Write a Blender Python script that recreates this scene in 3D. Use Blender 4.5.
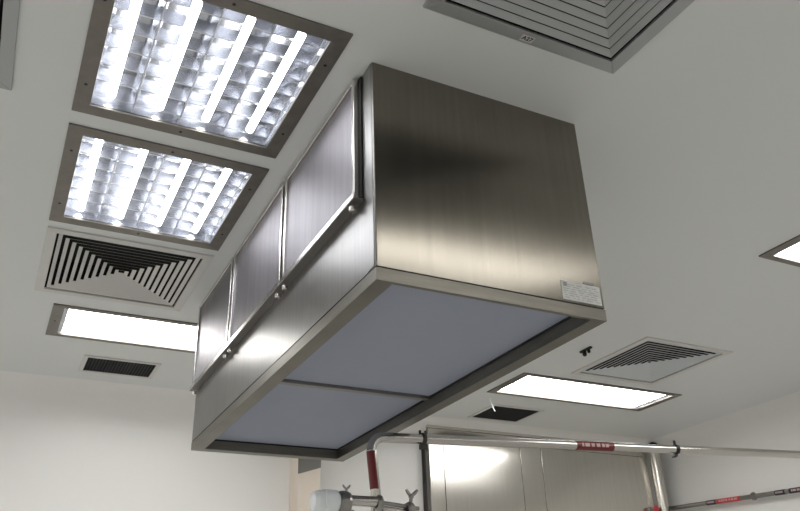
import bpy, bmesh, math, random
from mathutils import Vector, Matrix
random.seed(4)
for o in list(bpy.data.objects):
    bpy.data.objects.remove(o)
SC = bpy.context.scene
COL = SC.collection

# ------------------------------------------------------------------ camera, world, exposure
CEIL = 2.95
cam_data = bpy.data.cameras.new('camera')
cam_data.sensor_fit = 'HORIZONTAL'
cam_data.sensor_width = 36.0
cam_data.lens = 36.0 * 783.0 / 800.0
cam_data.clip_start = 0.05
cam = bpy.data.objects.new('camera', cam_data)
COL.objects.link(cam)
rt = Vector((0.89285422, -0.44920216, -0.03207432))
up = Vector((-0.17754192, -0.41655349, 0.89160645))
fw = Vector((0.41387221, 0.79038004, 0.45167376))
M = Matrix.Identity(4)
for r in range(3):
    M[r][0], M[r][1], M[r][2] = rt[r], up[r], -fw[r]
M.translation = Vector((0, 0, 1.5))
cam.matrix_world = M
SC.camera = cam

world = bpy.data.worlds.new('world')
SC.world = world
world.use_nodes = True
world.node_tree.nodes['Background'].inputs[0].default_value = (0.5, 0.5, 0.5, 1)
world.node_tree.nodes['Background'].inputs[1].default_value = 0.05
SC.view_settings.view_transform = 'Standard'
SC.view_settings.look = 'None'
SC.view_settings.gamma = 1
SC.view_settings.use_curve_mapping = False
SC.view_settings.exposure = 1.17
TUBE_E = 6.0       # strength of the bare tubes in the louvred lights
LENS_E = 6.0        # strength of the opal lenses of the strip lights


# ------------------------------------------------------------------ materials
def mat(name, color, rough=0.5, metal=0.0, spec=0.5, emit=None, estr=0.0, aniso=0.0,
        grain=None, grain_amt=0.12, rough_var=0.0, bump=None, smudge=0.0, coat=0.0):
    m = bpy.data.materials.new(name)
    m.use_nodes = True
    nt = m.node_tree
    N, L = nt.nodes, nt.links
    b = N['Principled BSDF']
    b.inputs['Base Color'].default_value = (*color, 1)
    b.inputs['Roughness'].default_value = rough
    b.inputs['Metallic'].default_value = metal
    b.inputs['Specular IOR Level'].default_value = spec
    b.inputs['Coat Weight'].default_value = coat
    if emit:
        b.inputs['Emission Color'].default_value = (*emit, 1)
        b.inputs['Emission Strength'].default_value = estr
    tc = N.new('ShaderNodeTexCoord')
    if aniso:
        b.inputs['Anisotropic'].default_value = aniso
        t = N.new('ShaderNodeTangent')
        t.direction_type = 'RADIAL'
        t.axis = 'Z'
        L.new(t.outputs[0], b.inputs['Tangent'])
    if grain:
        mp = N.new('ShaderNodeMapping')
        mp.inputs['Scale'].default_value = grain
        L.new(tc.outputs['Object'], mp.inputs[0])
        nz = N.new('ShaderNodeTexNoise')
        nz.inputs['Scale'].default_value = 1
        nz.inputs['Detail'].default_value = 4
        L.new(mp.outputs[0], nz.inputs['Vector'])
        mr = N.new('ShaderNodeMapRange')
        mr.inputs['From Min'].default_value = 0.3
        mr.inputs['From Max'].default_value = 0.7
        mr.inputs['To Min'].default_value = 1 - grain_amt
        mr.inputs['To Max'].default_value = 1 + grain_amt
        L.new(nz.outputs['Fac'], mr.inputs[0])
        fac = mr.outputs[0]
        if smudge:
            n2 = N.new('ShaderNodeTexNoise')
            n2.inputs['Scale'].default_value = 5
            n2.inputs['Detail'].default_value = 5
            L.new(tc.outputs['Object'], n2.inputs['Vector'])
            m2 = N.new('ShaderNodeMapRange')
            m2.inputs['From Min'].default_value = 0.35
            m2.inputs['From Max'].default_value = 0.65
            m2.inputs['To Min'].default_value = 1 - smudge
            m2.inputs['To Max'].default_value = 1 + smudge
            L.new(n2.outputs['Fac'], m2.inputs[0])
            mm = N.new('ShaderNodeMath')
            mm.operation = 'MULTIPLY'
            L.new(fac, mm.inputs[0])
            L.new(m2.outputs[0], mm.inputs[1])
            fac = mm.outputs[0]
        vm = N.new('ShaderNodeVectorMath')
        vm.operation = 'SCALE'
        vm.inputs[0].default_value = color
        L.new(fac, vm.inputs['Scale'])
        L.new(vm.outputs[0], b.inputs['Base Color'])
        if rough_var:
            m3 = N.new('ShaderNodeMath')
            m3.operation = 'MULTIPLY'
            m3.inputs[1].default_value = rough
            L.new(fac, m3.inputs[0])
            L.new(m3.outputs[0], b.inputs['Roughness'])
    if bump:
        sc, strength, dist = bump
        mp = N.new('ShaderNodeMapping')
        mp.inputs['Scale'].default_value = sc
        L.new(tc.outputs['Object'], mp.inputs[0])
        nz = N.new('ShaderNodeTexNoise')
        nz.inputs['Scale'].default_value = 1
        nz.inputs['Detail'].default_value = 0
        L.new(mp.outputs[0], nz.inputs['Vector'])
        bp = N.new('ShaderNodeBump')
        bp.inputs['Strength'].default_value = strength
        bp.inputs['Distance'].default_value = dist
        L.new(nz.outputs['Fac'], bp.inputs['Height'])
        L.new(bp.outputs[0], b.inputs['Normal'])
    return m


def mesh_screen_mat():
    """metal prefilter cloth: a fine diagonal weave over vertical brushing"""
    m = mat('prefilter_mesh', (0.235, 0.224, 0.24), 0.45, 0.9, aniso=0.3, grain=(40, 40, 2.5), grain_amt=0.1)
    nt = m.node_tree
    N, L = nt.nodes, nt.links
    b = N['Principled BSDF']
    tc = N.new('ShaderNodeTexCoord')
    w1 = N.new('ShaderNodeTexWave')
    w1.wave_type = 'BANDS'
    w1.bands_direction = 'DIAGONAL'
    w1.inputs['Scale'].default_value = 55
    w1.inputs['Distortion'].default_value = 2.0
    L.new(tc.outputs['Object'], w1.inputs['Vector'])
    bp = N.new('ShaderNodeBump')
    bp.inputs['Strength'].default_value = 0.25
    bp.inputs['Distance'].default_value = 0.002
    L.new(w1.outputs['Fac'], bp.inputs['Height'])
    L.new(bp.outputs[0], b.inputs['Normal'])
    return m


MT = {
    'ceiling': mat('painted_ceiling', (0.73, 0.745, 0.733), 0.38, spec=0.35, bump=((1.3, 1.3, 1.3), 0.06, 0.05)),
    'wall': mat('painted_wall', (0.84, 0.83, 0.81), 0.33, spec=0.45, bump=((1.6, 1.6, 1.6), 0.08, 0.05)),
    'floor': mat('epoxy_floor', (0.60, 0.60, 0.585), 0.35),
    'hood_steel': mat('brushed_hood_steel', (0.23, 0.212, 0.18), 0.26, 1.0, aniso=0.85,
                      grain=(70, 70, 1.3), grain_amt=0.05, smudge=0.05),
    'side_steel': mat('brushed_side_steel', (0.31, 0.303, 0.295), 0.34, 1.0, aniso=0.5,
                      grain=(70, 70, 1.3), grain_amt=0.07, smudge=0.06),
    'lip_steel': mat('lip_steel', (0.20, 0.19, 0.165), 0.42, 1.0, grain=(6, 6, 60), grain_amt=0.12),
    'rail_steel': mat('rail_steel', (0.68, 0.66, 0.64), 0.25, 1.0),
    'dark_steel': mat('dark_and_shaded_steel', (0.25, 0.24, 0.23), 0.4, 1.0),  # also carries the painted shade under the prefilter rails
    'flat_black': mat('black_gasket', (0.012, 0.012, 0.012), 0.7),
    'screen': mat('filter_cloth', (0.32, 0.345, 0.42), 0.8, bump=((300, 300, 300), 0.1, 0.001)),
    'mesh': mesh_screen_mat(),
    'sticker': mat('paper_sticker', (0.62, 0.62, 0.60), 0.35, grain=(40, 40, 90), grain_amt=0.10),
    'ink': mat('grey_ink', (0.30, 0.30, 0.30), 0.6),
    'black': mat('black_plastic', (0.010, 0.010, 0.010), 0.5),
    'frame_steel': mat('fixture_frame_steel', (0.20, 0.185, 0.165), 0.38, 0.9, grain=(25, 25, 25), grain_amt=0.08),
    'louvre': mat('louvre_aluminium', (0.66, 0.67, 0.70), 0.21, 1.0),
    'reflector': mat('white_reflector', (0.55, 0.57, 0.61), 0.5),
    'tube': mat('fluorescent_tube', (1, 1, 1), 0.4, emit=(0.97, 0.98, 1.0), estr=TUBE_E),
    'lens': mat('opal_lens', (0.95, 0.95, 0.95), 0.4, emit=(1.0, 0.985, 0.955), estr=LENS_E),
    'lens_bar': mat('lens_divider', (0.5, 0.5, 0.48), 0.5),
    'vent_white': mat('vent_white_paint', (0.66, 0.65, 0.62), 0.45),
    'vent_alu': mat('vent_aluminium', (0.40, 0.41, 0.41), 0.42, 0.5),
    'vent_pale': mat('vent_pale_paint', (0.60, 0.63, 0.64), 0.45),
    'duct': mat('dark_duct', (0.012, 0.012, 0.012), 0.8),
    'grille': mat('dark_grille', (0.026, 0.026, 0.028), 0.6),
    'pipe': mat('polished_pipe', (0.52, 0.50, 0.47), 0.2, 1.0),
    'pipe_dull': mat('dull_pipe', (0.30, 0.29, 0.275), 0.32, 1.0),
    'red_tape': mat('red_tape', (0.15, 0.006, 0.009), 0.35),
    'red_bright': mat('bright_red_tape', (0.58, 0.05, 0.06), 0.35),
    'black_tape': mat('black_tape', (0.015, 0.016, 0.028), 0.4),
    'tape_ink': mat('pale_tape_ink', (0.62, 0.42, 0.42), 0.5),
    'white_plastic': mat('white_plastic', (0.82, 0.85, 0.86), 0.3, coat=0.3),
    'facade': mat('facade_steel', (0.64, 0.615, 0.57), 0.21, 1.0, aniso=0.45, grain=(60, 60, 1.2), grain_amt=0.05,
                  bump=((1.3, 1.3, 2.4), 0.6, 0.05)),
    'rod': mat('dark_rod', (0.05, 0.048, 0.045), 0.45, 0.6),
    'post': mat('post_steel', (0.66, 0.63, 0.58), 0.24, 1.0),
    'cream': mat('cream_cladding', (0.80, 0.71, 0.62), 0.35, 0.25),
}


# ------------------------------------------------------------------ mesh helpers
class MB:
    def __init__(self):
        self.v, self.f, self.s = [], [], []

    def poly(self, pts, smooth=False):
        i = len(self.v)
        self.v += [tuple(p) for p in pts]
        self.f.append(tuple(range(i, i + len(pts))))
        self.s.append(smooth)

    def box(self, x0, x1, y0, y1, z0, z1):
        i = len(self.v)
        self.v += [(x, y, z) for z in (z0, z1) for y in (y0, y1) for x in (x0, x1)]
        for q in ((0, 2, 3, 1), (4, 5, 7, 6), (0, 1, 5, 4), (2, 6, 7, 3), (0, 4, 6, 2), (1, 3, 7, 5)):
            self.f.append(tuple(i + k for k in q))
            self.s.append(False)
        return self

    def hexa(self, bottom, top):
        i = len(self.v)
        self.v += [tuple(p) for p in bottom] + [tuple(p) for p in top]
        for q in ((3, 2, 1, 0), (4, 5, 6, 7), (0, 1, 5, 4), (1, 2, 6, 5), (2, 3, 7, 6), (3, 0, 4, 7)):
            self.f.append(tuple(i + k for k in q))
            self.s.append(False)
        return self

    def rings(self, rings, caps=True, closed=True):
        n = len(rings[0])
        i = len(self.v)
        for r in rings:
            self.v += [tuple(p) for p in r]
        for k in range(len(rings) - 1):
            for j in range(n):
                a, b = i + k * n + j, i + k * n + (j + 1) % n
                self.f.append((a, b, b + n, a + n))
                self.s.append(True)
        if caps:
            self.poly(list(reversed(rings[0])))
            self.poly(rings[-1])
        return self

    def path(self, pts, r, seg=16, caps=True):
        """round tube along a polyline; r one radius or one per point"""
        pts = [Vector(p) for p in pts]
        rr = r if isinstance(r, (list, tuple)) else [r] * len(pts)
        d0 = (pts[1] - pts[0]).normalized()
        ref = Vector((0, 0, 1)) if abs(d0.z) < 0.9 else Vector((1, 0, 0))
        u = d0.cross(ref).normalized()
        out = []
        for k, p in enumerate(pts):
            if k == 0:
                d = d0
            elif k == len(pts) - 1:
                d = (pts[k] - pts[k - 1]).normalized()
            else:
                d = (pts[k + 1] - pts[k - 1])
                d = d.normalized() if d.length > 1e-9 else (pts[k] - pts[k - 1]).normalized()
            if d.length < 1e-9:
                d = d0
            u = (u - d * u.dot(d)).normalized()
            w = d.cross(u)
            out.append([p + (u * math.cos(2 * math.pi * j / seg) + w * math.sin(2 * math.pi * j / seg)) * rr[k]
                        for j in range(seg)])
        return self.rings(out, caps)

    def lathe(self, base, axis, prof, seg=24, caps=True):
        """prof: (distance along the axis, radius)"""
        base, d = Vector(base), Vector(axis).normalized()
        ref = Vector((0, 0, 1)) if abs(d.z) < 0.9 else Vector((1, 0, 0))
        u = d.cross(ref).normalized()
        w = d.cross(u)
        out = [[base + d * h + (u * math.cos(2 * math.pi * j / seg) + w * math.sin(2 * math.pi * j / seg)) * max(r, 1e-4)
                for j in range(seg)] for h, r in prof]
        for k in range(len(out) - 1):      # separate bands keep the shoulders crisp
            self.rings([out[k], out[k + 1]], caps=False)
        if caps:
            self.poly(list(reversed(out[0])))
            self.poly(out[-1])
        return self

    def frame(self, x0, x1, y0, y1, w, z0, z1, mitre=True):
        """flat rectangular ring, w = width or (left, right, near, far)"""
        l, r, n, f = w if isinstance(w, tuple) else (w,) * 4
        O = [(x0, y0), (x1, y0), (x1, y1), (x0, y1)]
        I = [(x0 + l, y0 + n), (x1 - r, y0 + n), (x1 - r, y1 - f), (x0 + l, y1 - f)]
        for k in range(4):
            j = (k + 1) % 4
            q = [O[k], O[j], I[j], I[k]]
            self.hexa([(a, b, z0) for a, b in q], [(a, b, z1) for a, b in q])
        return self


def obj(name, mb, material, parent=None, bevel=0.0):
    me = bpy.data.meshes.new(name)
    v = mb.v
    me.from_pydata(v, [], mb.f)
    me.polygons.foreach_set('use_smooth', mb.s)
    bm = bmesh.new()
    bm.from_mesh(me)
    bmesh.ops.remove_doubles(bm, verts=bm.verts, dist=1e-6) if False else None
    bmesh.ops.recalc_face_normals(bm, faces=bm.faces)
    bm.to_mesh(me)
    bm.free()
    me.materials.append(MT[material])
    o = bpy.data.objects.new(name, me)
    COL.objects.link(o)
    if parent is not None:
        root = parent
        while root.parent is not None:
            root = root.parent
        o.parent = parent
        if parent is root:
            me.transform(Matrix.Translation(-root.location))
        else:
            me.transform(Matrix.Translation(-root.location))
    if bevel:
        b = o.modifiers.new('bevel', 'BEVEL')
        b.width = bevel
        b.segments = 2
        b.limit_method = 'ANGLE'
    return o


def thing(name, label, cat, loc, group=None):
    o = bpy.data.objects.new(name, None)
    COL.objects.link(o)
    o.location = loc
    o.empty_display_size = 0.1
    o['label'] = label
    o['category'] = cat
    if group:
        o['group'] = group
    return o


def tag(o, label, cat, group=None):
    o['label'] = label
    o['category'] = cat
    if group:
        o['group'] = group
    return o


def struct(o):
    o['kind'] = 'structure'
    return o


# ------------------------------------------------------------------ layout (metres; x along the hood's face, y away)
X0, X1, Y0, Y1 = -2.6, 4.85, -2.6, 4.85
LOUVRED = [(0.014, 0.637, 1.436, 2.065), (0.015, 0.640, 2.138, 2.776)]
STRIPS = [(0.105, 1.36, 3.572, 3.978), (2.690, 3.945, 3.614, 4.021), (2.731, 3.986, 1.535, 1.942),
          (0.93, 2.185, 0.425, 0.644), (2.731, 3.986, -0.60, -0.193), (-1.9, -0.645, -0.60, -0.193),
          (-2.3, -1.045, 1.50, 1.907), (-2.3, -1.045, 3.572, 3.978), (0.10, 1.355, -1.90, -1.493)]  # all after the one facing the hood are unseen, added to brighten the room
DIFFUSERS = {'beige': (0.016, 0.638, 2.832, 3.444), 'grey': (0.756, 1.369, 0.648, 1.271),
             'pale': (2.962, 3.596, 2.870, 3.519), 'corner': (-0.775, -0.147, 1.413, 2.040)}
GRILLES = [(0.316, 0.714, 4.221, 4.495), (2.885, 3.299, 4.242, 4.585)]

# ------------------------------------------------------------------ the room
holes = []
for r in LOUVRED:
    holes.append((r[0] + .044, r[1] - .044, r[2] + .044, r[3] - .044))
for r in STRIPS:
    holes.append((r[0] + .02, r[1] - .02, r[2] + .02, r[3] - .02))
for r in DIFFUSERS.values():
    holes.append((r[0] + .02, r[1] - .02, r[2] + .02, r[3] - .02))
for r in GRILLES:
    holes.append((r[0] + .015, r[1] - .015, r[2] + .015, r[3] - .015))
CV = 0.20   # radius of the cove between ceiling and walls
cx0, cx1, cy0, cy1 = X0, X1 - CV, Y0, Y1 - CV
xs = sorted({cx0, cx1} | {h[k] for h in holes for k in (0, 1)})
ys = sorted({cy0, cy1} | {h[k] for h in holes for k in (2, 3)})
me = MB()
vid = {}


def cv(x, y):
    if (x, y) not in vid:
        vid[(x, y)] = len(me.v)
        me.v.append((x, y, CEIL))
    return vid[(x, y)]


for i in range(len(xs) - 1):
    for j in range(len(ys) - 1):
        mx, my = (xs[i] + xs[i + 1]) / 2, (ys[j] + ys[j + 1]) / 2
        if any(h[0] < mx < h[1] and h[2] < my < h[3] for h in holes):
            continue
        me.f.append((cv(xs[i], ys[j]), cv(xs[i], ys[j + 1]), cv(xs[i + 1], ys[j + 1]), cv(xs[i + 1], ys[j])))
        me.s.append(False)
struct(obj('ceiling', me, 'ceiling'))
struct(obj('floor', MB().box(X0 - .1, X1 + .1, Y0 - .1, Y1 + .1, -0.1, 0), 'floor'))


def cove_wall(far):
    m = MB()
    prof = [(0, 0.0), (0, CEIL - CV)]
    for k in range(1, 13):
        a = k / 12 * math.pi / 2
        prof.append((CV * (1 - math.cos(a)), CEIL - CV + CV * math.sin(a)))
    back = [(-0.1, CEIL + 0.05), (-0.1, 0.0)]
    full = prof + [(CV, CEIL + 0.05)] + back
    if far:     # the ends of the profile are mitred so the two coves meet in the corner
        A = [(X0, Y1 - d, z) for d, z in full]
        B = [(X1 - d, Y1 - d, z) for d, z in full]
    else:
        A = [(X1 - d, Y1 - d, z) for d, z in full]
        B = [(X1 - d, Y0, z) for d, z in full]
    n = len(full)
    for k in range(n):      # flat faces on their own corners, the curved strip joined and smooth
        if not 1 <= k < 13:
            j = (k + 1) % n
            m.poly([A[k], A[j], B[j], B[k]])
    i = len(m.v)
    m.v += A[1:14] + B[1:14]
    for k in range(12):
        m.f.append((i + k, i + k + 1, i + 14 + k, i + 13 + k))
        m.s.append(True)
    m.poly(A)
    m.poly(B)
    return m


struct(obj('wall_far', cove_wall(True), 'wall'))
struct(obj('wall_right', cove_wall(False), 'wall'))
struct(obj('wall_left', MB().box(X0 - .1, X0, Y0, Y1, 0, CEIL), 'wall'))
struct(obj('wall_near', MB().box(X0 - .1, X1 + .1, Y0 - .1, Y0, 0, CEIL), 'wall'))


# ------------------------------------------------------------------ louvred four-tube lights
def louvred_light(r, label):
    x0, x1, y0, y1 = r
    t = thing('louvred_light', label, 'ceiling light', ((x0 + x1) / 2, (y0 + y1) / 2, CEIL), 'four tube louvred lights')
    w = 0.046
    fr = obj('frame', MB().frame(x0, x1, y0, y1, w, CEIL - 0.006, CEIL + 0.004), 'frame_steel', t, 0.001)
    for fx, fy in ((.5, 0), (.5, 1), (0, .2), (0, .8), (1, .2), (1, .8)):
        px = x0 + w / 2 + fx * (x1 - x0 - w)
        py = y0 + w / 2 + fy * (y1 - y0 - w)
        obj('screw', MB().lathe((px, py, CEIL - 0.0055), (0, 0, -1), [(0, .005), (.0015, .0045), (.002, .002)], 10), 'flat_black', fr)
    a0, a1, b0, b1 = x0 + w, x1 - w, y0 + w, y1 - w
    H = 0.105
    hb = MB()
    e = 0.0015
    hb.box(a0 - e, a0, b0, b1, CEIL, CEIL + H).box(a1, a1 + e, b0, b1, CEIL, CEIL + H)
    hb.box(a0, a1, b0 - e, b0, CEIL, CEIL + H).box(a0, a1, b1, b1 + e, CEIL, CEIL + H)
    hb.box(a0, a1, b0, b1, CEIL + H, CEIL + H + e)
    obj('housing', hb, 'louvre', t)
    W, D = a1 - a0, b1 - b0
    lv = MB()
    z0, z1 = CEIL + 0.034, CEIL + 0.078
    for k in range(5):          # long reflector ribs between the tubes, narrow edge down
        c = (a0, a0 + .119, a0 + .257, a0 + .395, a1)[k]
        lo, hi = 0.002, 0.012
        L0, L1 = max(a0, c - lo), min(a1, c + lo)
        M0, M1 = max(a0, c - hi), min(a1, c + hi)
        lv.hexa([(L0, b0, z0), (L1, b0, z0), (L1, b1, z0), (L0, b1, z0)],
                [(M0, b0, z1), (M1, b0, z1), (M1, b1, z1), (M0, b1, z1)])
    nb = 7
    for k in range(nb + 1):     # cross blades
        c = b0 + D * k / nb
        lo, hi = 0.002, 0.008
        L0, L1 = max(b0, c - lo), min(b1, c + lo)
        M0, M1 = max(b0, c - hi), min(b1, c + hi)
        lv.hexa([(a0, L0, z0), (a1, L0, z0), (a1, L1, z0), (a0, L1, z0)],
                [(a0, M0, z1 - .006), (a1, M0, z1 - .006), (a1, M1, z1 - .006), (a0, M1, z1 - .006)])
    obj('louvre', lv, 'louvre', t)
    for k in range(4):
        c = a0 + .050 + .138 * k
        obj('tube', MB().path([(c, b0 + .035, CEIL + .022), (c, b1 - .035, CEIL + .022)], 0.012, 12), 'tube', t)
    return t


louvred_light(LOUVRED[0], 'larger four-tube louvred ceiling light cut by the top edge of the photo, beside the hood')
louvred_light(LOUVRED[1], 'four-tube louvred ceiling light next to the beige square diffuser')


# ------------------------------------------------------------------ strip lights
def strip_light(r, label):
    x0, x1, y0, y1 = r
    t = thing('strip_light', label, 'ceiling light', ((x0 + x1) / 2, (y0 + y1) / 2, CEIL), 'long strip lights in the ceiling')
    wx, wy = 0.05, 0.032
    fr = obj('frame', MB().frame(x0, x1, y0, y1, (wx, wx, wy, wy), CEIL - 0.006, CEIL + 0.004), 'frame_steel', t, 0.001)
    for fx, fy in ((0, .5), (1, .5), (.33, 0), (.67, 0), (.33, 1), (.67, 1)):
        px = x0 + wx / 2 + fx * (x1 - x0 - wx)
        py = y0 + wy / 2 + fy * (y1 - y0 - wy)
        obj('screw', MB().lathe((px, py, CEIL - 0.0055), (0, 0, -1), [(0, .005), (.0015, .0045), (.002, .002)], 10), 'flat_black', fr)
    a0, a1, b0, b1 = x0 + wx, x1 - wx, y0 + wy, y1 - wy
    hb = MB()
    e, H = 0.0015, 0.05
    hb.box(a0 - e, a0, b0, b1, CEIL, CEIL + H).box(a1, a1 + e, b0, b1, CEIL, CEIL + H)
    hb.box(a0, a1, b0 - e, b0, CEIL, CEIL + H).box(a0, a1, b1, b1 + e, CEIL, CEIL + H)
    hb.box(a0, a1, b0, b1, CEIL + H, CEIL + H + e)
    obj('housing', hb, 'reflector', t)
    mid = b0 + (b1 - b0) * 0.56
    obj('lens', MB().box(a0 + .02, a1 - .02, b0 + .006, mid - .004, CEIL + .010, CEIL + .014), 'lens', t)
    obj('lens', MB().box(a0 + .02, a1 - .02, mid + .004, b1 - .006, CEIL + .010, CEIL + .014), 'lens', t)
    obj('divider', MB().box(a0, a1, mid - .004, mid + .004, CEIL + .004, CEIL + .016), 'lens_bar', t)
    obj('lens_edge', MB().box(a0, a0 + .02, b0, b1, CEIL + .010, CEIL + .014), 'reflector', t)
    obj('lens_edge', MB().box(a1 - .02, a1, b0, b1, CEIL + .010, CEIL + .014), 'reflector', t)
    return t


for r, lb in zip(STRIPS, (
        'lit strip light running behind the hood at left, below the beige square diffuser',
        'lit strip light between the pale square diffuser and the right dark grille',
        'lit strip light cut by the right edge of the photo',
        'strip light out of view in front of the hood',
        'added fill strip light behind the camera on the right, out of view',
        'added fill strip light behind the camera on the left, out of view',
        'added fill strip light left of the corner vent, out of view',
        'added fill strip light in the far left of the room, out of view',
        'added fill strip light at the back of the room, out of view')):
    strip_light(r, lb)


# ------------------------------------------------------------------ square four-way diffusers
def diffuser(r, blade_mat, frame_mat, n, fw, label, run_f=.72, rise_f=.38):
    x0, x1, y0, y1 = r
    cx, cy = (x0 + x1) / 2, (y0 + y1) / 2
    t = thing('square_diffuser', label, 'air diffuser', (cx, cy, CEIL), 'square four way air diffusers')
    obj('frame', MB().frame(x0, x1, y0, y1, fw, CEIL - 0.007, CEIL + 0.004), frame_mat, t, 0.0015)
    a0, a1, b0, b1 = x0 + fw, x1 - fw, y0 + fw, y1 - fw
    e, H = 0.0015, 0.14
    hb = MB()
    hb.box(a0 - e, a0, b0, b1, CEIL, CEIL + H).box(a1, a1 + e, b0, b1, CEIL, CEIL + H)
    hb.box(a0, a1, b0 - e, b0, CEIL, CEIL + H).box(a0, a1, b1, b1 + e, CEIL, CEIL + H)
    hb.box(a0, a1, b0, b1, CEIL + H, CEIL + H + e)
    obj('duct_box', hb, 'duct', t)
    hx, hy = (a1 - a0) / 2 - 0.008, (b1 - b0) / 2 - 0.008
    bl = MB()
    run = run_f * hx / n
    for k in range(n):
        f = 1 - k / n
        ox, oy = hx * f, hy * f
        ix, iy = max(ox - run, .002), max(oy - run, .002)
        zo, zi = CEIL - 0.002, CEIL - 0.002 + run * rise_f * min(1, ox / run)
        th = 0.0006

        def ring(ax, ay, z):
            return [(cx - ax, cy - ay, z), (cx + ax, cy - ay, z), (cx + ax, cy + ay, z), (cx - ax, cy + ay, z)]
        lo, hi = ring(ox, oy, zo), ring(ix, iy, zi)
        lo2, hi2 = ring(ox, oy, zo + th), ring(ix, iy, zi + th)
        for q in range(4):
            w = (q + 1) % 4
            bl.hexa([lo[q], lo[w], lo2[w], lo2[q]], [hi[q], hi[w], hi2[w], hi2[q]])
    obj('blades', bl, blade_mat, t)
    return t


diffuser(DIFFUSERS['beige'], 'vent_white', 'vent_white', 10, 0.036, 'beige square ceiling diffuser with dark slots between louvred light and strip light', .56, .47)
vg = diffuser(DIFFUSERS['grey'], 'vent_alu', 'vent_alu', 9, 0.040, 'grey metal square diffuser above the hood, cut by the top edge of the photo', .69, .38)
diffuser(DIFFUSERS['pale'], 'vent_pale', 'vent_white', 10, 0.034, 'pale square ceiling diffuser right of the hood beside a strip light', .64, .27)
diffuser(DIFFUSERS['corner'], 'vent_alu', 'vent_alu', 9, 0.036, 'grey framed ceiling vent cut by the top left corner of the photo')

# small code sticker on the grey diffuser's frame
stk = obj('code_sticker', MB().box(1.042, 1.080, 1.2420, 1.2640, CEIL - 0.0078, CEIL - 0.0070), 'sticker', vg)


def text_mesh(body, size, M4, material, name, parent):
    cu = bpy.data.curves.new(name, 'FONT')
    cu.body = body
    cu.size = size
    cu.align_x = 'CENTER'
    cu.align_y = 'CENTER'
    cu.extrude = 0.0003
    cu.offset = size * 0.02
    tmp = bpy.data.objects.new(name, cu)
    COL.objects.link(tmp)
    dg = bpy.context.evaluated_depsgraph_get()
    dg.update()
    m = bpy.data.meshes.new_from_object(tmp.evaluated_get(dg))
    bpy.data.objects.remove(tmp)
    m.transform(M4)
    root = parent
    while root.parent is not None:
        root = root.parent
    m.transform(Matrix.Translation(-root.location))
    m.materials.clear()
    m.materials.append(MT[material])
    o = bpy.data.objects.new(name, m)
    COL.objects.link(o)
    o.parent = parent
    return o


# read from below, top of the letters towards the near side of the room... mirrored x keeps it legible
T = Matrix(((1, 0, 0, 1.061), (0, -1, 0, 1.2530), (0, 0, -1, CEIL - 0.0081), (0, 0, 0, 1)))
text_mesh('A27', 0.019, T, 'black', 'code_text', stk)


# ------------------------------------------------------------------ small exhaust grilles
def grille(r, frame_mat, label):
    x0, x1, y0, y1 = r
    t = thing('exhaust_grille', label, 'air grille', ((x0 + x1) / 2, (y0 + y1) / 2, CEIL), 'small dark exhaust grilles')
    w = 0.022
    obj('frame', MB().frame(x0, x1, y0, y1, w, CEIL - 0.006, CEIL + 0.004), frame_mat, t, 0.001)
    a0, a1, b0, b1 = x0 + w, x1 - w, y0 + w, y1 - w
    m = MB()
    nx, ny = int((a1 - a0) / .016), int((b1 - b0) / .016)
    for k in range(nx + 1):
        c = a0 + (a1 - a0) * k / nx
        m.box(max(a0, c - .0016), min(a1, c + .0016), b0, b1, CEIL - .002, CEIL + .010)
    for k in range(ny + 1):
        c = b0 + (b1 - b0) * k / ny
        m.box(a0, a1, max(b0, c - .0016), min(b1, c + .0016), CEIL - .0022, CEIL + .0098)
    obj('egg_crate', m, 'grille', t)
    e, H = 0.0015, 0.08
    hb = MB()
    hb.box(a0 - e, a0, b0, b1, CEIL, CEIL + H).box(a1, a1 + e, b0, b1, CEIL, CEIL + H)
    hb.box(a0, a1, b0 - e, b0, CEIL, CEIL + H).box(a0, a1, b1, b1 + e, CEIL, CEIL + H)
    hb.box(a0, a1, b0, b1, CEIL + H, CEIL + H + e)
    obj('duct_box', hb, 'duct', t)


grille(GRILLES[0], 'vent_white', 'small dark exhaust grille with white rim near the far wall, left of the hood')
grille(GRILLES[1], 'vent_white', 'small dark exhaust grille right of the hood, above the steel wall cabinet')

# ------------------------------------------------------------------ the laminar flow hood
HX0, HX1, HY0, HY1 = 0.728, 1.426, 1.515, 3.362
ZB, ZS = 2.290, 2.323
hood = thing('laminar_flow_hood', 'big brushed stainless steel laminar flow hood hanging from the ceiling', 'air filter hood', (HX0, HY0, ZB))


def hood_body():
    bm = bmesh.new()
    bmesh.ops.create_cube(bm, size=1)
    for v in bm.verts:
        v.co = Vector((HX0 if v.co.x < 0 else HX1, HY0 if v.co.y < 0 else HY1, ZS + .004 if v.co.z < 0 else CEIL))
    bot = [f for f in bm.faces if f.normal.z < -.5]
    vert_edges = [e for e in bm.edges if abs(e.verts[0].co.z - e.verts[1].co.z) > .1]
    bmesh.ops.inset_region(bm, faces=bot, thickness=0.012)
    for f in bm.faces:
        if f.normal.z < -.5 and f.calc_area() > 0.5:
            for v in f.verts:
                v.co.z = ZS + .035
    vert_edges = [e for e in bm.edges if abs(e.verts[0].co.z - e.verts[1].co.z) > .3]
    bmesh.ops.bevel(bm, geom=vert_edges, offset=0.004, segments=3, affect='EDGES', profile=0.5)
    bmesh.ops.recalc_face_normals(bm, faces=bm.faces)
    m = bpy.data.meshes.new('body')
    bm.to_mesh(m)
    bm.free()
    m.transform(Matrix.Translation(-hood.location))
    m.materials.append(MT['hood_steel'])
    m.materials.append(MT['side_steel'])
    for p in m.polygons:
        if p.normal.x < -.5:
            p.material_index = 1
    o = bpy.data.objects.new('body', m)
    COL.objects.link(o)
    o.parent = hood


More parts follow.
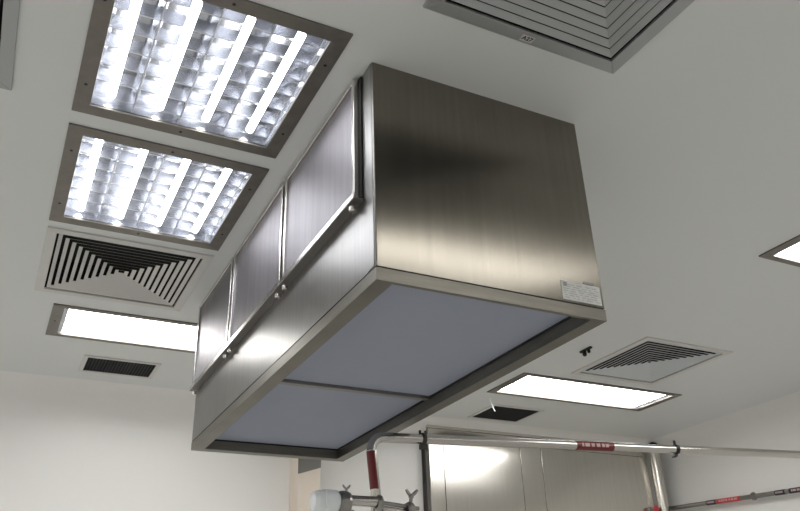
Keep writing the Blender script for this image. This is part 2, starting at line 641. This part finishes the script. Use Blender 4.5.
hood_body()
obj('seam_gasket', MB().frame(HX0 + .003, HX1 - .003, HY0 + .003, HY1 - .003, 0.02, ZS - .001, ZS + .005), 'flat_black', hood)
# bottom rim: outer upright, flange, inner upright
FL, FR, FN, FF = 0.047, 0.047, 0.012, 0.047
FZ = ZB + 0.043
rim = MB()
rim.frame(HX0, HX1, HY0, HY1, 0.003, ZB, ZS)
rim.frame(HX0 + .003, HX1 - .003, HY0 + .003, HY1 - .003, (FL - .003, FR - .003, FN - .003, FF - .003), ZB, ZB + .002)
rim.frame(HX0 + FL - .003, HX1 - FR + .003, HY0 + FN - .003, HY1 - FF + .003, 0.003, ZB + .002, FZ + .004)
obj('bottom_rim', rim, 'lip_steel', hood)
ymid = 2.445
for y0, y1 in ((HY0 + FN, ymid - .012), (ymid + .012, HY1 - FF)):
    obj('filter_screen', MB().box(HX0 + FL, HX1 - FR, y0, y1, FZ, FZ + .012), 'screen', hood)
obj('cross_bar', MB().box(HX0 + FL, HX1 - FR, ymid - .013, ymid + .013, FZ - .012, FZ + .012), 'dark_steel', hood, 0.001)
obj('inner_seal', MB().frame(HX0 + FL, HX1 - FR, HY0 + FN, HY1 - FF, 0.004, FZ - .006, FZ), 'flat_black', hood)
# upright fold strip at the near left corner
obj('corner_strip', MB().box(HX0 - .0015, HX0, HY0 + .008, HY0 + .048, ZS + .006, CEIL - .002), 'side_steel', hood)
# prefilter panels along the left face
for (a, b) in ((1.592, 2.166), (2.190, 2.782), (2.806, 3.352)):
    zb, zt = 2.556, CEIL - .004
    xf = HX0 - 0.022
    pn = obj('prefilter_panel', MB().box(HX0 - .013, HX0 - .006, a + .014, b - .014, zb + .014, zt - .008), 'mesh', hood)
    fr = MB()
    w = .016
    fr.box(xf, HX0 - .006, a, a + w, zb, zt).box(xf, HX0 - .006, b - w, b, zb, zt)
    fr.box(xf, HX0 - .006, a + w, b - w, zb, zb + w).box(xf, HX0 - .006, a + w, b - w, zt - w, zt)
    obj('panel_frame', fr, 'rail_steel', pn, 0.0015)
    obj('flat_black', MB().box(HX0 - .006, HX0 - .0002, a - .012, b + .004, zb - .004, zt), 'flat_black', pn)  # black sheet standing in for the shade in the recess behind the panel
    ch = MB()
    ch.box(HX0 - .030, HX0 - .0002, a - .014, b + .002, zb - .013, zb - .009)
    obj('bottom_rail', ch, 'dark_steel', pn)  # shade of the underside put into a darker steel than the lip
    obj('rail_lip', MB().box(HX0 - .030, HX0 - .027, a - .014, b + .002, zb - .009, zb + .005), 'rail_steel', pn)
    for yk in (a + .022, b - .022):
        kb = MB().lathe((HX0 - .016, yk, zb - .013), (0, 0, -1), [(0, .0035), (.008, .0035), (.008, .0105), (.017, .0105), (.020, .007)], 14)
        obj('thumb_screw', kb, 'rail_steel', pn)
# maker's sticker on the near face
st = obj('sticker', MB().box(1.283, 1.416, HY0 - .0012, HY0 - .0002, 2.333, 2.389), 'sticker', hood)
ln = MB()
for k in range(7):
    z = 2.380 - k * 0.0066
    x = 1.289
    while x < 1.405:
        wd = random.uniform(.006, .022)
        ln.box(x, min(x + wd, 1.411), HY0 - .0016, HY0 - .0012, z - .0012, z)
        x += wd + random.uniform(.003, .012)
ln.box(1.290, 1.302, HY0 - .0016, HY0 - .0012, 2.374, 2.385)
obj('sticker_print', ln, 'ink', st)
obj('sticker_bar', MB().box(1.362, 1.395, HY0 - .0014, HY0 - .0002, 2.392, 2.398), 'dark_steel', hood)

# ------------------------------------------------------------------ small things on the ceiling
hk = MB()
hk.box(2.770, 2.786, 3.105, 3.195, CEIL - .010, CEIL)
hk.lathe((2.778, 3.128, CEIL - .010), (0, 0, -1), [(0, .009), (.014, .009), (.020, .006)], 10)
hk.lathe((2.778, 3.165, CEIL - .010), (0, 0, -1), [(0, .012), (.020, .012), (.026, .008)], 10)
tag(obj('ceiling_bracket', hk, 'black'), 'tiny black bracket with two studs on the ceiling beside the hood\'s right corner', 'bracket')
ct = MB()
pts = [Vector((2.785, 4.134, CEIL)), Vector((2.787, 4.134, CEIL - .02)), Vector((2.797, 4.134, CEIL - .050)), Vector((2.815, 4.134, CEIL - .085))]
for k in range(3):
    p, q = pts[k], pts[k + 1]
    ct.hexa([p + Vector((-.004, -.0012, 0)), p + Vector((.004, -.0012, 0)), p + Vector((.004, .0012, 0)), p + Vector((-.004, .0012, 0))],
            [q + Vector((-.004, -.0012, 0)), q + Vector((.004, -.0012, 0)), q + Vector((.004, .0012, 0)), q + Vector((-.004, .0012, 0))])
tag(obj('cable_tie', ct, 'white_plastic'), 'white cable tie tail hanging from the ceiling in front of the right dark grille', 'cable tie')

# ------------------------------------------------------------------ steel front on the far wall
FY = 4.765
cab = thing('steel_wall_cabinet', 'tall stainless steel cabinet front built against the far wall, right of the hood', 'cabinet', (2.66, Y1, 0))
ZT = CEIL - 0.03
obj('body', MB().box(2.665, 4.66, FY + .012, Y1 - .001, 0, ZT - .02), 'dark_steel', cab)
obj('header_trim', MB().box(2.655, 4.67, FY - .012, Y1 - .001, ZT - .02, ZT), 'post', cab, 0.002)
obj('header_band', MB().box(2.668, 4.657, FY - .002, FY + .012, ZT - .085, ZT - .022), 'facade', cab, 0.001)
for a, b in ((2.668, 2.780), (2.785, 3.430), (3.435, 3.620), (3.625, 4.655)):
    obj('panel', MB().box(a, b, FY, FY + .012, 0.02, ZT - .088), 'facade', cab, 0.0015)

cp = thing('steel_post', 'round polished steel post with black cap at the right end of the steel cabinet', 'post', (4.705, 4.715, 0))
obj('tube', MB().path([(4.705, 4.715, 0), (4.705, 4.715, 2.895)], 0.043, 24), 'post', cp)
obj('cap', MB().lathe((4.705, 4.715, 2.895), (0, 0, 1), [(0, .048), (.02, .048), (.038, .036), (.048, .014)], 20), 'black', cp)

pil = thing('corner_column', 'narrow beige clad column with dark top on the far wall below the hood', 'column', (1.764, 4.77, 0))
obj('shaft', MB().box(1.690, 1.838, 4.697, Y1 - .001, 0, 2.80), 'cream', pil, 0.003)
obj('dark_top', MB().hexa([(1.6885, 4.692, 2.508), (1.8395, 4.692, 2.556), (1.8395, 4.697, 2.556), (1.6885, 4.697, 2.508)],
                          [(1.6885, 4.692, 2.79), (1.8395, 4.692, 2.79), (1.8395, 4.697, 2.79), (1.6885, 4.697, 2.79)]), 'dark_steel', pil)

# ------------------------------------------------------------------ piping
PY = 2.67
sl = 0.0445
R = 0.019


def pz(x):
    return 2.228 + sl * (x - 1.258)


pp = thing('process_pipe', 'polished steel pipe bending down below the hood and running right past the steel cabinet', 'pipe', (1.27, PY, 0))
pts = []
cxp, czp, rb = 1.300, pz(1.300) - .052, .052
tilt = 0.03
for k in range(11):
    a = math.pi - k / 10 * math.pi / 2
    pts.append((cxp + rb * math.cos(a), PY, czp + rb * math.sin(a)))
pts.append((X1 - .001, PY, pz(X1)))
obj('run', MB().path(pts, R, 20), 'pipe', pp)
obj('drop', MB().path([(1.248, PY, czp), (1.262, PY, 2.03), (1.262, PY, 0.0)], R - .0004, 20), 'pipe', pp)


def tape(name, p0, p1, r, material, parent, ink=True, marks=6):
    o = obj(name, MB().path([p0, p1], r, 20, caps=True), material, parent)
    if ink:
        d = (Vector(p1) - Vector(p0))
        L = d.length
        d.normalize()
        m = MB()
        s = 0.12 * L
        while s < L * .85:
            w = random.uniform(.05, .12) * L
            q0, q1 = Vector(p0) + d * s, Vector(p0) + d * min(s + w, L * .9)
            side = Vector((0, -1, 0)) if abs(d.y) < .5 else Vector((-1, 0, 0))
            v = d.cross(side).normalized()
            c = side * (r * .93)
            hh = r * .36
            t = side * (r * .10)
            m.hexa([q0 + c - v * hh, q1 + c - v * hh, q1 + c + v * hh, q0 + c + v * hh],
                   [q0 + c - v * hh + t, q1 + c - v * hh + t, q1 + c + v * hh + t, q0 + c + v * hh + t])
            s += w + random.uniform(.02, .06) * L
        obj('tape_print', m, 'tape_ink', o)
    return o


tape('red_label', (2.215, PY, pz(2.215)), (2.420, PY, pz(2.420)), R + .0012, 'red_tape', pp)
# the tape on the drop only wraps the left and front of the pipe
rl = MB()
seg = 14
rings = []
for k in range(9):
    f = k / 8
    cx = 1.2482 + (1.2615 - 1.2482) * f
    z = 2.172 + (2.035 - 2.172) * f
    r = R + .0012
    angs = [math.radians(100 + 183 * j / seg) for j in range(seg + 1)]
    outer = [(cx + r * math.cos(a), PY + r * math.sin(a), z) for a in angs]
    inner = [(cx + (r - .001) * math.cos(a), PY + (r - .001) * math.sin(a), z) for a in reversed(angs)]
    rings.append(outer + inner)
rl.rings(rings)
obj('red_label', rl, 'red_tape', pp)


def ring_clamp(m, c, axis, r, w, t):
    p = [(0, r + .0006), (0, r + t * .6), (w * .25, r + t), (w * .75, r + t), (w, r + t * .6), (w, r + .0006), (0, r + .0006)]
    m.lathe(Vector(c) - Vector(axis) * w / 2, axis, p, 20, False)


def wing_nut(m, c, upv, ax, s=1.0):
    c, upv, ax = Vector(c), Vector(upv).normalized(), Vector(ax).normalized()
    m.lathe(c, upv, [(0, .006 * s), (.014 * s, .006 * s), (.014 * s, .009 * s), (.024 * s, .008 * s)], 12)
    top = c + upv * .018 * s
    for sg in (-1, 1):
        p0, p1 = top, top + ax * sg * .020 * s + upv * .020 * s
        m.path([p0, (p0 + p1) / 2 + ax * sg * .002, p1], [.005 * s, .006 * s, .0045 * s], 8)


# sanitary valve line crossing the drop below the hood
zv = 1.977
vl = thing('diaphragm_valve', 'steel sanitary valve with white plastic cap at the foot of the red labelled pipe', 'valve', (1.15, PY - .03, zv))
vy = PY - .056
obj('cap', MB().lathe((1.080, vy, zv - .004), (-1, 0, 0), [(0, .041), (.046, .041), (.049, .038), (.070, .037), (.084, .031), (.091, .016)], 28), 'white_plastic', vl)
obj('ridge', MB().lathe((1.083, vy, zv - .004), (1, 0, 0), [(0, .030), (.012, .030)], 24), 'white_plastic', vl)
cl = MB()
ring_clamp(cl, (1.110, vy, zv - .004), (1, 0, 0), .030, .040, .010)
obj('body_clamp', cl, 'pipe_dull', vl)
wn = MB()
wing_nut(wn, (1.122, vy, zv + .030), (0, 0, 1), (1, 0, 0), .7)
obj('wing_nut', wn, 'pipe_dull', vl)
obj('stem', MB().path([(1.122, vy, zv + .004), (1.240, vy, zv + .004)], .0185, 20), 'pipe', vl)
fl = MB()
ring_clamp(fl, (1.248, vy, zv), (1, 0, 0), .018, .022, .010)
obj('flange', fl, 'pipe_dull', vl)
obj('drain', MB().path([(1.128, vy, zv - .030), (1.128, vy, zv - .085)], .022, 18), 'pipe_dull', vl)

bl_ = thing('branch_pipe', 'thin steel branch pipe with wing nut clamp right of the sanitary valve', 'pipe', (1.36, PY - .03, zv))
obj('upper_tube', MB().path([(1.260, vy, zv + .002), (1.408, vy, zv - .012)], .0075, 14), 'pipe_dull', bl_)
obj('lower_tube', MB().path([(1.260, vy + .002, zv - .020), (1.408, vy + .002, zv - .034)], .013, 16), 'pipe', bl_)
c2 = MB()
ring_clamp(c2, (1.370, vy, zv - .018), (1, 0, 0), .018, .026, .010)
obj('clamp', c2, 'pipe_dull', bl_)
w2 = MB()
wing_nut(w2, (1.376, vy, zv + .010), (.15, 0, 1), (1, 0, 0), 1.15)
obj('wing_nut', w2, 'pipe_dull', bl_)

# support rod holding the long pipe
sr = thing('support_post', 'slim dark support post clamped under the long pipe near its bend', 'post', (1.470, PY, 0))
obj('rod', MB().path([(1.462, PY, 0), (1.470, PY, pz(1.470) - .030)], .0085, 12), 'rod', sr)
hc = MB()
ring_clamp(hc, (1.470, PY, pz(1.470)), (1, 0, 0), R, .016, .005)
hc.box(1.456, 1.484, PY - .009, PY + .009, pz(1.47) - .040, pz(1.47) - .020)
obj('clamp', hc, 'rod', sr)
lg = MB()
lg.lathe((1.458, PY, pz(1.47) + .020), (0, 0, 1), [(0, .005), (.012, .005), (.014, .003)], 10)
obj('bolt', lg, 'black', sr)
lg = MB()
lg.lathe((1.482, PY, pz(1.47) + .020), (0, 0, 1), [(0, .005), (.012, .005), (.014, .003)], 10)
obj('bolt', lg, 'black', sr)

cm = thing('pipe_clamp', 'dark clamp ring with bolt tails on the long pipe right of the steel post', 'clamp', (2.803, PY, pz(2.803)))
hc = MB()
ring_clamp(hc, (2.803, PY, pz(2.803)), (1, 0, 0), R, .020, .004)
obj('ring', hc, 'black', cm)
lg = MB()
lg.lathe((2.803, PY, pz(2.803) + .022), (0, 0, 1), [(0, .006), (.016, .006), (.020, .003)], 10)
lg.path([(2.800, PY - .004, pz(2.803) - .028), (2.786, PY - .006, pz(2.803) - .034), (2.766, PY - .006, pz(2.803) - .040)], [.006, .006, .003], 8)
obj('bolt', lg, 'black', cm)

# second pipe along the right wall
WX = 4.79
wp0, wp1 = Vector((WX, 4.80, 2.441)), Vector((WX, 1.2, 2.252))


def wp(y):
    return wp0 + (wp1 - wp0) * ((4.80 - y) / 3.6)


w_ = thing('wall_pipe', 'thin dull steel pipe with black and red labels along the right wall, lower right corner', 'pipe', tuple(wp0))
obj('run', MB().path([wp0, wp1], .0165, 16), 'pipe_dull', w_)
for y0, y1, mt in ((4.355, 4.262, 'black_tape'), (4.255, 4.042, 'red_bright'), (3.748, 3.666, 'black_tape'), (3.634, 3.45, 'black_tape')):
    tape('red_label' if 'red' in mt else 'black_label', wp(y0), wp(y1), .0178, mt, w_)
rc = MB()
dd = (wp1 - wp0).normalized()
ring_clamp(rc, wp(3.931), dd, .0165, .022, .012)
rc.lathe(wp(3.931), (1, 0, 0), [(0, .007), (X1 - .001 - WX, .007)], 10)
tag(obj('wall_bracket', rc, 'pipe_dull'), 'grey clamp bracket holding the labelled wall pipe', 'clamp')

rv = thing('wall_valve', 'small valve with red handle at the far corner below the steel post', 'valve', (4.60, 4.70, 2.43))
obj('body', MB().lathe((4.62, FY, 2.425), (0, -1, 0), [(0, .026), (.012, .026), (.012, .014), (.045, .014)], 18), 'pipe_dull', rv)
obj('handle', MB().lathe((4.62, FY - .045, 2.425), (0, -1, 0), [(0, .020), (.006, .024), (.016, .024), (.022, .018)], 20), 'red_bright', rv)
